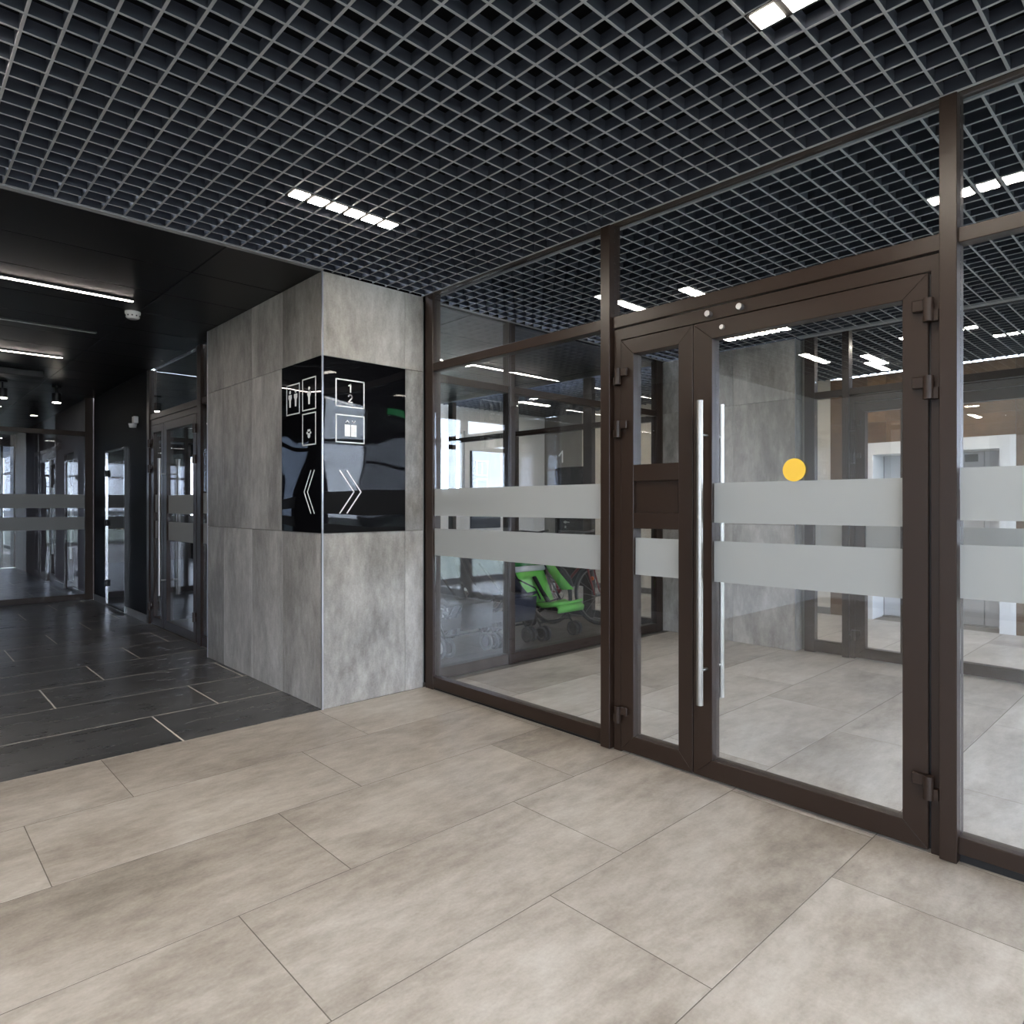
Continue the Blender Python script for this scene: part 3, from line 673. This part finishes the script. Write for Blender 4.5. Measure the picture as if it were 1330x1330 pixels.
# what lies beyond: brown wall with two glazed doors to the daylight, slatted end wall
wf = sbox('wall_far_side', 'dark brown wall beyond the end screen', 'wall', 'slat_brown', 2.13, 2.33, 10.9, 11.75, 0, 3.0)
for a, b in ((12.45, 13.2), (14.0, Y_FAR)): box(2.13, 2.33, a, b, 0, 3.0).build('wall_strip', 'slat_brown', wf)
for a, b in ((11.75, 12.45), (13.2, 14.0)): box(2.13, 2.33, a, b, 2.1, 3.0).build('wall_strip', 'slat_brown', wf)
for nme, a, b, lb in (('door_7', 11.75, 12.45, 'first glazed exit door in the brown wall beyond the end screen'), ('door_8', 13.2, 14.0, 'second glazed exit door in the brown wall beyond the end screen')):
    dd = tag(empty(nme, (2.2, (a + b) / 2, 0)), lb, 'door', kind='structure')
    for p0, p1, q0, q1 in ((a, a + .09, 0, 2.1), (b - .09, b, 0, 2.1), (a + .09, b - .09, 2.0, 2.1), (a + .09, b - .09, 0, .14), (a + .09, b - .09, .66, .74)):
        under(dd, box(2.17, 2.23, p0, p1, q0, q1).build('leaf_rail', 'frame_brown', bevel=.002))
    under(dd, box(2.19, 2.2, a + .09, b - .09, .14, 2.0).build('glass_pane', 'glass_tinted'))
    under(dd, MB().tube([(2.12, a + .16, .5), (2.12, a + .16, 1.6)], .014, 8).build('pull_handle', 'steel'))
box(2.115, 2.13, 12.45, 13.2, 0, .085).build('baseboard', 'skirting_tile', wf); box(2.115, 2.13, 10.9, 11.75, 0, .085).build('baseboard', 'skirting_tile', wf)
wz = sbox('wall_far_end', 'brown slatted end wall far beyond the screen', 'wall', 'slat_brown', X_CL, 1.55, Y_FAR, Y_FAR + .15, 0, 3.0)
box(1.55, 2.2, Y_FAR, Y_FAR + .15, 2.55, 3.0).build('wall_strip', 'slat_brown', wz)
for i in range(30): box(X_CL, 1.55, Y_FAR - .02, Y_FAR, .05 + .095 * i, .05 + .095 * i + .07).build('slat', 'slat_brown', wz)
w8 = screen('window_8', 'tall bright window at the far end of the corridor')
for a, b in ((1.55, 1.60), (1.88, 1.92), (2.10, 2.16)): box(a, b, Y_FAR + .03, Y_FAR + .09, 0, 2.55).build('window_frame', 'frame_brown', w8)
box(1.60, 2.10, Y_FAR + .05, Y_FAR + .056, 0, 2.55).build('glass_pane', 'glass_dark', w8)

# ------------------------------------------------------------------ facade behind the camera
fa = screen('window_9', 'glazed entrance facade of the lobby with frosted bands')
def facade(par, xa, xb, n, Y_FAC=Y_FAC):
    w = (xb - xa) / n
    for i in range(n + 1): box(xa + i * w - .03, xa + i * w + .03, Y_FAC - .04, Y_FAC + .04, 0, Z_C).build('mullion', 'frame_brown', par)
    for i in range(n):
        a, b = xa + i * w + .03, xa + (i + 1) * w - .03
        for z0, z1 in ((0, .1), (2.24, 2.31), (2.74, 2.8)): box(a, b, Y_FAC - .03, Y_FAC + .03, z0, z1).build('rail', 'frame_brown', par)
        box(a, b, Y_FAC - .005, Y_FAC + .005, .1, 2.24).build('glass_pane', 'glass_facade', par)
        box(a, b, Y_FAC - .005, Y_FAC + .005, 2.31, 2.74).build('glass_pane', 'glass_facade', par)
        for z0, z1 in BANDS: box(a, b, Y_FAC + .006, Y_FAC + .008, z0, z1).build('frosted_band', 'frosted_film', par)
facade(fa, X_L + .03, .63, 4)
sbox('wall_entrance', 'light painted wall beside the entrance glazing', 'wall', 'white_paint', .66, XG, Y_FAC - .1, Y_FAC + .04, 0, Z_C)
facade(screen('window_10', 'glazed facade at the outer end of the vestibule'), 2.96, 5.2, 2, Y_FV)
sbox('wall_vestibule_end', 'dark wall at the outer end of the vestibule', 'wall', 'wall_black', 5.23, X_2 + .05, Y_FV - .1, Y_FV + .04, 0, Z_C)
facade(screen('window_11', 'glazed facade at the outer end of the lift hall'), 6.15, X_E, 2, Y_FV)
sbox('wall_facade_top', 'dark strip above the facade glazing', 'wall', 'wall_black', X_L, XG + .07, Y_FAC - .1, Y_FAC + .1, Z_C, 3.4)
sbox('wall_vestibule_top', 'dark strip above the vestibule facade glazing', 'wall', 'wall_black', XG + .07, X_E + .5, Y_FV - .1, Y_FV + .04, Z_C, 3.4)
ex = tag(empty('exit_sign', (5.65, Y_FV + .05, 2.56)), 'green exit sign high on the dark wall at the vestibule end', 'sign')
under(ex, box(5.45, 5.85, Y_FV + .041, Y_FV + .08, 2.55, 2.71).build('sign_box', 'exit_green', bevel=.004))
under(ex, box(5.47, 5.83, Y_FV + .0805, Y_FV + .082, 2.57, 2.69).build('sign_face', 'exit_glow'))

# ------------------------------------------------------------------ lamps
def cell_lamp(label, x0, y0, along, n=6, group='six-cell lamps in the grid ceiling'):
    o = tag(empty('grid_lamp', (x0, y0, Z_C)), label, 'lamp', group)
    for i in range(n):
        a, b = (x0 + .1 * i, y0) if along == 'X' else (x0, y0 + .1 * i)
        i0, i1 = .0125, .0875
        under(o, box(a + i0, a + i1, b + i0, b + i1, Z_C - .0060, Z_C - .0020).build('light_panel', 'lamp_panel'))
    bx, by = (.1 * n, .1) if along == 'X' else (.1, .1 * n)
    under(o, box(x0, x0 + bx, y0, y0 + by, Z_C - .0020, Z_C - .0004).build('bezel', 'plenum_black'))
    under(o, box(x0 + .006, x0 + bx - .006, y0 + .006, y0 + by - .006, Z_C + .047, Z_C + .085).build('housing', 'plastic_black', bevel=.003))
    return o
cell_lamp('glowing six-cell lamp in the lobby grid near the tiled pillar', 1.43, 3.01, 'X')
cell_lamp('glowing six-cell lamp in the lobby grid near the double door', 1.93, .41, 'Y')
cell_lamp('glowing six-cell lamp in the lobby grid near the corridor mouth', .13, 2.51, 'Y')
cell_lamp('added six-cell fill lamp, unseen, in the lobby grid above the camera side', .13, .21, 'X')  # out of view, added only to light the lobby
cell_lamp('added six-cell fill lamp, unseen, in the lobby grid towards the side window', -1.47, .81, 'Y')  # another unseen lamp, added for lobby brightness
cell_lamp('added six-cell fill lamp, unseen, in the lobby grid towards the entrance glazing', .53, -1.29, 'X')  # unseen fill lamp behind the camera, added for its light
cell_lamp('added six-cell fill lamp, unseen, in the lobby grid beside the corridor wall end', -1.47, 2.81, 'X')  # unseen fill lamp on the left, added for its light
cell_lamp('glowing six-cell lamp in the vestibule grid', 4.03, 2.51, 'X')
cell_lamp('glowing six-cell lamp in the lift hall grid before the brown wall', 7.13, 2.41, 'X')
cell_lamp('glowing six-cell lamp in the lift hall grid by the inner screen', 6.63, 1.41, 'Y')
cell_lamp('glowing six-cell lamp in the hall grid before the white end wall', 6.73, 6.91, 'X')
cell_lamp('added six-cell fill lamp in the hall grid midway along the off-white wall', 6.93, 5.41, 'X')  # extra lamp, added to brighten the white wall and the number
def line_lamp(label, xa, xb, y, mat='lamp_line', z=Z_C):
    o = tag(empty('linear_lamp', ((xa + xb) / 2, y, z)), label, 'lamp', 'slim linear lamps on the black ceilings')
    under(o, box(xa, xb, y - .022, y + .022, z - .012, z).build('housing', 'plastic_black'))
    under(o, box(xa + .004, xb - .004, y - .014, y + .014, z - .0145, z - .0125).build('diffuser', mat))
    return o
line_lamp('lit slim lamp line on the corridor ceiling by the smoke detector', -.15, 1.36, 5.46)
line_lamp('lit slim lamp line on the corridor ceiling beside the dark wall doors', -.15, 1.36, 8.03)
line_lamp('added slim fill lamp on the ceiling beyond the end screen', -.15, 1.36, 12.6)  # no known source here; added to brighten the far end
line_lamp('unlit slim lamp line between the two lit ones on the corridor ceiling', -.15, 1.38, 6.69, 'plastic_white')
line_lamp('lit slim lamp line on the pushchair room ceiling', 4.3, 5.6, 5.45)
line_lamp('added slim fill lamp on the pushchair room ceiling by the corridor doors', 2.9, 4.4, 7.0)  # second lamp added to lift the dim pushchair room
bx_ = tag(box(-.2, 1.36, 9.05, 9.25, Z_C - .07, Z_C).build('ceiling_unit', 'plastic_black', bevel=.004), 'long black boxed unit under the corridor ceiling', 'ceiling unit')
def spot(label, x, y):
    o = tag(empty('spotlight', (x, y, Z_C)), label, 'spotlight', 'black spotlights before the end screen')
    under(o, MB().disc((x, y, Z_C - .012), (0, 0, 1), .05, .024, 16).build('ceiling_plate', 'plastic_black'))
    under(o, MB().tube([(x, y, Z_C - .02), (x, y, Z_C - .12)], .009, 8).build('stem', 'plastic_black'))
    under(o, MB().tube([(x, y, Z_C - .10), (x, y, Z_C - .21)], .05, 16).build('can', 'plastic_black'))
    under(o, MB().disc((x, y, Z_C - .214), (0, 0, 1), .044, .006, 16).build('lens', 'lamp_line_bright'))
spot('small black spotlight hanging near the black corridor wall', 1.63, 10.0); spot('small black spotlight hanging over the middle of the corridor', 1.09, 10.0)
sd = tag(empty('smoke_detector', (1.44, 5.80, Z_C)), 'white round smoke detector on the black corridor ceiling', 'smoke detector')
under(sd, MB().tube([(1.44, 5.80, Z_C), (1.44, 5.80, Z_C - .018), (1.44, 5.80, Z_C - .02), (1.44, 5.80, Z_C - .045), (1.44, 5.80, Z_C - .055)], [.055, .055, .05, .048, .035], 18).build('body', 'plastic_white'))
mb = MB()
for i in range(10):
    a = i * .628; mb.box(-.004, .004, -.004, .004, 0, 0) if 0 else mb.disc((1.44 + .049 * math.cos(a), 5.80 + .049 * math.sin(a), Z_C - .034), (math.cos(a), math.sin(a), 0), .006, .003, 6)
under(sd, mb.build('vent_ring', 'plastic_black'))

# ------------------------------------------------------------------ pushchairs
def wheel(mb_t, mb_h, c, r, t=.016, ax=(0, 1, 0)):
    mb_t.ring(c, ax, r - t, t, 20, 6); mb_h.disc(c, ax, r * .55, .018, 14)
def add_wheel(par, c, r, tyre='rubber', hub='plastic_black', t=.016):
    a, b = MB(), MB(); wheel(a, b, c, r, t)
    w = a.build('wheel', tyre, par); b.build('hub', hub, w)
def sheet(mb, rows, th=.02):
    """thin padded surface from rows of points"""
    k = len(rows[0]); pts = [Vector(q) for r in rows for q in r]; n = len(rows)
    fs = [(i * k + j, i * k + j + 1, (i + 1) * k + j + 1, (i + 1) * k + j) for i in range(n - 1) for j in range(k - 1)]
    nv = []
    for i in range(n):
        for j in range(k):
            du = Vector(rows[i][min(j + 1, k - 1)]) - Vector(rows[i][max(j - 1, 0)]); dv = Vector(rows[min(i + 1, n - 1)][j]) - Vector(rows[max(i - 1, 0)][j])
            nv.append(du.cross(dv).normalized())
    top = pts; bot = [q - w * th for q, w in zip(pts, nv)]; m_ = len(pts)
    f2 = fs + [tuple(m_ + q for q in reversed(f)) for f in fs]
    rim = [j for j in range(k)] + [i * k + k - 1 for i in range(1, n)] + [(n - 1) * k + j for j in range(k - 2, -1, -1)] + [i * k for i in range(n - 2, 0, -1)]
    f2 += [(rim[i], rim[(i + 1) % len(rim)], m_ + rim[(i + 1) % len(rim)], m_ + rim[i]) for i in range(len(rim))]
    mb.add(top + bot, f2, True); return mb
def buggy(label, loc, rz, seat, accent, hood=None, hood_up=True, scale=1.0, big=False):
    o = tag(empty('pushchair', loc, rz), label, 'pushchair', 'pushchairs parked behind the glass'); o.scale = (scale,) * 3
    W = .225 if seat == 'fabric_green' else .21
    mb = MB()
    for s in (-1, 1):
        mb.tube([(-.42, s * W, 1.0), (-.30, s * W, .90), (.02, s * W, .47), (.30, s * W, .10)], .011, 7)
        mb.tube([(-.02, s * W, .52), (-.22, s * (W + .01), .28), (-.34, s * (W + .02), .10)], .011, 7)
        mb.tube([(-.06, s * W, .57), (.20, s * W, .50), (.27, s * W, .40)], .008, 6)
        mb.tube([(-.42, s * W, 1.0), (-.50, s * W, 1.01)], .016, 8)
    mb.tube([(-.30, -W, .16), (-.30, W, .16)], .009, 6); mb.tube([(.25, -W, .17), (.25, W, .17)], .009, 6); mb.tube([(-.30, W, .16), (.1, -W, .35)], .007, 6); mb.tube([(-.30, -W, .16), (.1, W, .35)], .007, 6)
    mb.build('frame', 'tube_black', o)
    r1, r2 = (.085, .14) if big else (.075, .085)
    for s in (-1, 1):
        if big: add_wheel(o, (.31, s * W, r1), r1, 'rubber_grey'); add_wheel(o, (-.35, s * (W + .03), r2), r2, 'rubber_grey', t=.02)
        else:
            for d in (-.028, .028): add_wheel(o, (.31, s * W + d, r1), r1, 'rubber', t=.016); add_wheel(o, (-.35, s * (W + .02) + d, r1), r1, 'rubber', t=.016)
    w = W - .02; zo = -.12 if seat == 'fabric_green' else 0.0
    back = [[(-.17 + x, y * w, z + zo) for y in (-1, -.6, 0, .6, 1)] for x, z in ((0, .84), (.05, .72), (.12, .58), (.19, .44))]
    bottom = [[(x, y * w, z + zo + .012 * abs(y)) for y in (-1, -.6, 0, .6, 1)] for x, z in ((.19, .44), (.27, .42), (.38, .44), (.44, .47))]
    foot = [[(x, y * w * .9, z) for y in (-1, 0, 1)] for x, z in ((.44, .46), (.43, .34), (.41, .24))]
    sheet(MB(), back, .025).build('seat_back', seat, o); sheet(MB(), bottom, .025).build('seat_base', accent, o); sheet(MB(), foot if seat != 'fabric_green' else [[(x, y * w * .9, z + zo) for y in (-1, 0, 1)] for x, z in ((.43, .46), (.46, .44), (.45, .40))], .012).build('leg_rest', accent, o)
    for s in ((1,) if zo else (-1, 1)):
        sheet(MB(), [[(-.17, s * W, .84), (-.12, s * W, .84)], [(-.05, s * W, .62), (.12, s * W, .60)], [(.14, s * W, .44), (.30, s * W, .46)]], .008).build('side_panel', accent, o)
    if seat == 'fabric_green':
        sheet(MB(), [[(-.166, y * w, .852 + zo) for y in (-1, 0, 1)], [(-.136, y * w, .795 + zo) for y in (-1, 0, 1)]], .03).build('head_band', 'fabric_dark_green', o)
        sheet(MB(), [[(-.128, y * w, .792 + zo) for y in (-1, 0, 1)], [(-.105, y * w, .745 + zo) for y in (-1, 0, 1)]], .03).build('reflective_band', 'fabric_white', o)
        sheet(MB(), [[(-.05, y, .69 + zo) for y in (-.02, .02)], [(.055, y, .56 + zo) for y in (-.02, .02)], [(.15, y, .46 + zo) for y in (-.025, .025)]], .02).build('harness', 'fabric_black', o)
    else:
        sheet(MB(), [[(-.09, y, .74) for y in (-.08, -.05)], [(.19, y, .46) for y in (-.02, 0)]], .01).build('harness', 'fabric_black', o)
    if hood:
        rows = []
        for i in range(5):
            a = R(100 + i * (22 if hood_up else 10)) if False else R(170 - i * (28 if hood_up else 14))
            c = Vector((-.14, 0, .78)); rr = .27
            rows.append([(c.x + rr * math.cos(a) * (1 - .0 * abs(y)), y * (W + .02), c.z + rr * math.sin(a) * (1 - .55 * y * y) ) for y in (-1, -.8, -.4, 0, .4, .8, 1)])
        sheet(MB(), rows, .012).build('hood', hood, o)
        mb = MB()
        mb.box(-.34, .02, -W, W, .17, .19); mb.box(-.34, -.33, -W, W, .19, .30); mb.box(.01, .02, -W, W, .19, .27)
        mb.build('basket', 'fabric_black', o)
    return o
buggy('green pushchair with white reflective band parked behind the glass', (4.88, 4.80, 0), R(-90), 'fabric_green', 'fabric_green')
buggy('navy pushchair with hood standing next to the green one', (4.308, 4.86, 0), R(-90), 'fabric_navy', 'fabric_navy', 'fabric_navy')
buggy('grey pushchair with big pale wheels by the glass mullion', (3.765, 4.86, 0), R(-90), 'fabric_grey', 'fabric_black', 'fabric_grey', True, 1.0, True)
buggy('black pushchair with low hood in the second row', (4.75, 5.92, 0), R(-90), 'fabric_black', 'fabric_black', 'fabric_black', False)
buggy('black and grey pushchair with raised hood in the second row', (4.2, 5.98, 0), R(-90), 'fabric_grey', 'fabric_black', 'fabric_black', True, 1.05, True)
buggy('navy and black pushchair with raised hood in the second row', (3.65, 5.95, 0), R(-90), 'fabric_navy', 'fabric_black', 'fabric_black', True, 1.0, True)
# pram with pale shell
pm = tag(empty('pram', (3.22, 4.92, 0), R(-90)), 'pram with pale grey rounded shell by the end of the glass screen', 'pushchair')
rows = []
for i in range(9):
    a = R(180 + 180 * i / 8); rows.append([(.40 * math.cos(a) * (1 - .15 * y * y), y * .2, .74 + .26 * math.sin(a) * (1 - .2 * y * y)) for y in (-1, -.7, -.3, 0, .3, .7, 1)])
sheet(MB(), rows, .012).build('shell', 'fabric_white', pm)
for s in (-1, 1):
    MB().prism([(.395 * math.cos(R(180 + 20 * i)), .74 + .255 * math.sin(R(180 + 20 * i))) for i in range(10)], 'Y', s * .2, s * .185).build('shell_side', 'fabric_white', pm)
rows = []
for i in range(6):
    a = R(175 - i * 20); rows.append([(.10 + .36 * math.cos(a), y * .21, .74 + .36 * math.sin(a) * (1 - .3 * y * y)) for y in (-1, -.6, 0, .6, 1)])
sheet(MB(), rows, .012).build('hood', 'fabric_grey', pm)
mb = MB()
for s in (-1, 1):
    mb.tube([(-.62, s * .2, 1.02), (-.3, s * .22, .62), (.34, s * .22, .14)], .011, 7); mb.tube([(.3, s * .22, .56), (-.36, s * .23, .15)], .011, 7)
mb.tube([(-.62, -.2, 1.02), (-.62, .2, 1.02)], .014, 8); mb.build('frame', 'steel', pm)
for s in (-1, 1): add_wheel(pm, (.36, s * .23, .10), .10, 'rubber_grey', 'plastic_white'); add_wheel(pm, (-.38, s * .25, .14), .14, 'rubber_grey', 'plastic_white', .02)

# ------------------------------------------------------------------ bicycles
def bicycle(label, loc, rz, paint):
    o = tag(empty('bicycle', loc, rz), label, 'bicycle', 'bicycles parked behind the glass')
    rw = .33; A_, B_ = (-.50, 0, rw), (.52, 0, rw)
    for c in (A_, B_):
        w = MB().ring(c, (0, 1, 0), rw - .02, .02, 30, 6).build('wheel', 'rubber', o)
        MB().ring(c, (0, 1, 0), rw - .045, .008, 30, 5).build('rim', 'steel', w)
        mb = MB()
        for i in range(14):
            a = 2 * math.pi * i / 14; mb.tube([(c[0] + .02 * math.cos(a + .8), (-1) ** i * .02, c[2] + .02 * math.sin(a + .8)), (c[0] + .285 * math.cos(a), 0, c[2] + .285 * math.sin(a))], .0018, 4)
        mb.disc(c, (0, 1, 0), .022, .08, 10); mb.build('spokes', 'steel', w)
        mb = MB(); pts = [[(c[0] + (rw + .025) * math.cos(R(a)), y, c[2] + (rw + .025) * math.sin(R(a))) for y in (-.026, 0, .026)] for a in range(20, 171, 15)]
        sheet(mb, pts, .004).build('mudguard', 'plastic_black', o)
    bb = (-.06, 0, .30); st = (-.20, 0, .78); ht = (.34, 0, .86); hb = (.37, 0, .72)
    mb = MB()
    mb.tube([bb, st], .016, 8); mb.tube([hb, bb], .018, 8); mb.tube([st, ht], .016, 8); mb.tube([hb, (.33, 0, .90)], .019, 8)
    for s in (-1, 1): mb.tube([bb, (A_[0], s * .05, A_[2])], .010, 6); mb.tube([st, (A_[0], s * .05, A_[2])], .009, 6)
    mb.build('frame', paint, o)
    mb = MB()
    for s in (-1, 1): mb.tube([hb, (.42, s * .05, .62), (B_[0], s * .05, B_[2])], .011, 6)
    mb.build('fork', paint, o)
    MB().tube([(.33, 0, .90), (.32, 0, 1.0)], .013, 8).build('stem', 'steel', o)
    MB().tube([(.22, -.30, 1.02), (.30, -.2, 1.02), (.34, 0, 1.0), (.30, .2, 1.02), (.22, .30, 1.02)], .012, 8).build('handlebar', 'tube_black', o)
    MB().tube([st, (-.22, 0, .92)], .013, 8).build('seat_post', 'steel', o)
    mb = MB(); sheet(mb, [[(-.36, y * .09, .95 - .02 * abs(y)) for y in (-1, 0, 1)], [(-.24, y * .06, .95) for y in (-1, 0, 1)], [(-.10, y * .02, .945) for y in (-1, 0, 1)]], .035).build('saddle', 'plastic_black', o)
    mb = MB().ring(bb, (0, 1, 0), .085, .006, 20, 5); mb.tube([(bb[0], -.07, bb[2]), (bb[0] + .12, -.08, bb[2] - .11)], .009, 6); mb.tube([(bb[0], .07, bb[2]), (bb[0] - .12, .08, bb[2] + .11)], .009, 6)
    mb.build('crank', 'steel', o)
    mb = MB()
    for s in (1, -1): mb.box(bb[0] + s * .12 - .045, bb[0] + s * .12 + .045, -s * .08 - .04, -s * .08 + .04, bb[2] - s * .11 - .01, bb[2] - s * .11 + .01)
    mb.build('pedals', 'plastic_black', o)
    MB().disc((B_[0] - .09, .02, rw + .17), (0, 1, 0), .022, .012, 10).build('reflector', 'reflector_orange', o)
    return o
bicycle('black bicycle standing beside the green pushchair', (5.38, 5.62, 0), R(-90), 'bike_paint')
bicycle('dark red bicycle by the far glass of the pushchair room', (5.72, 5.22, 0), R(-90), 'bike_red')
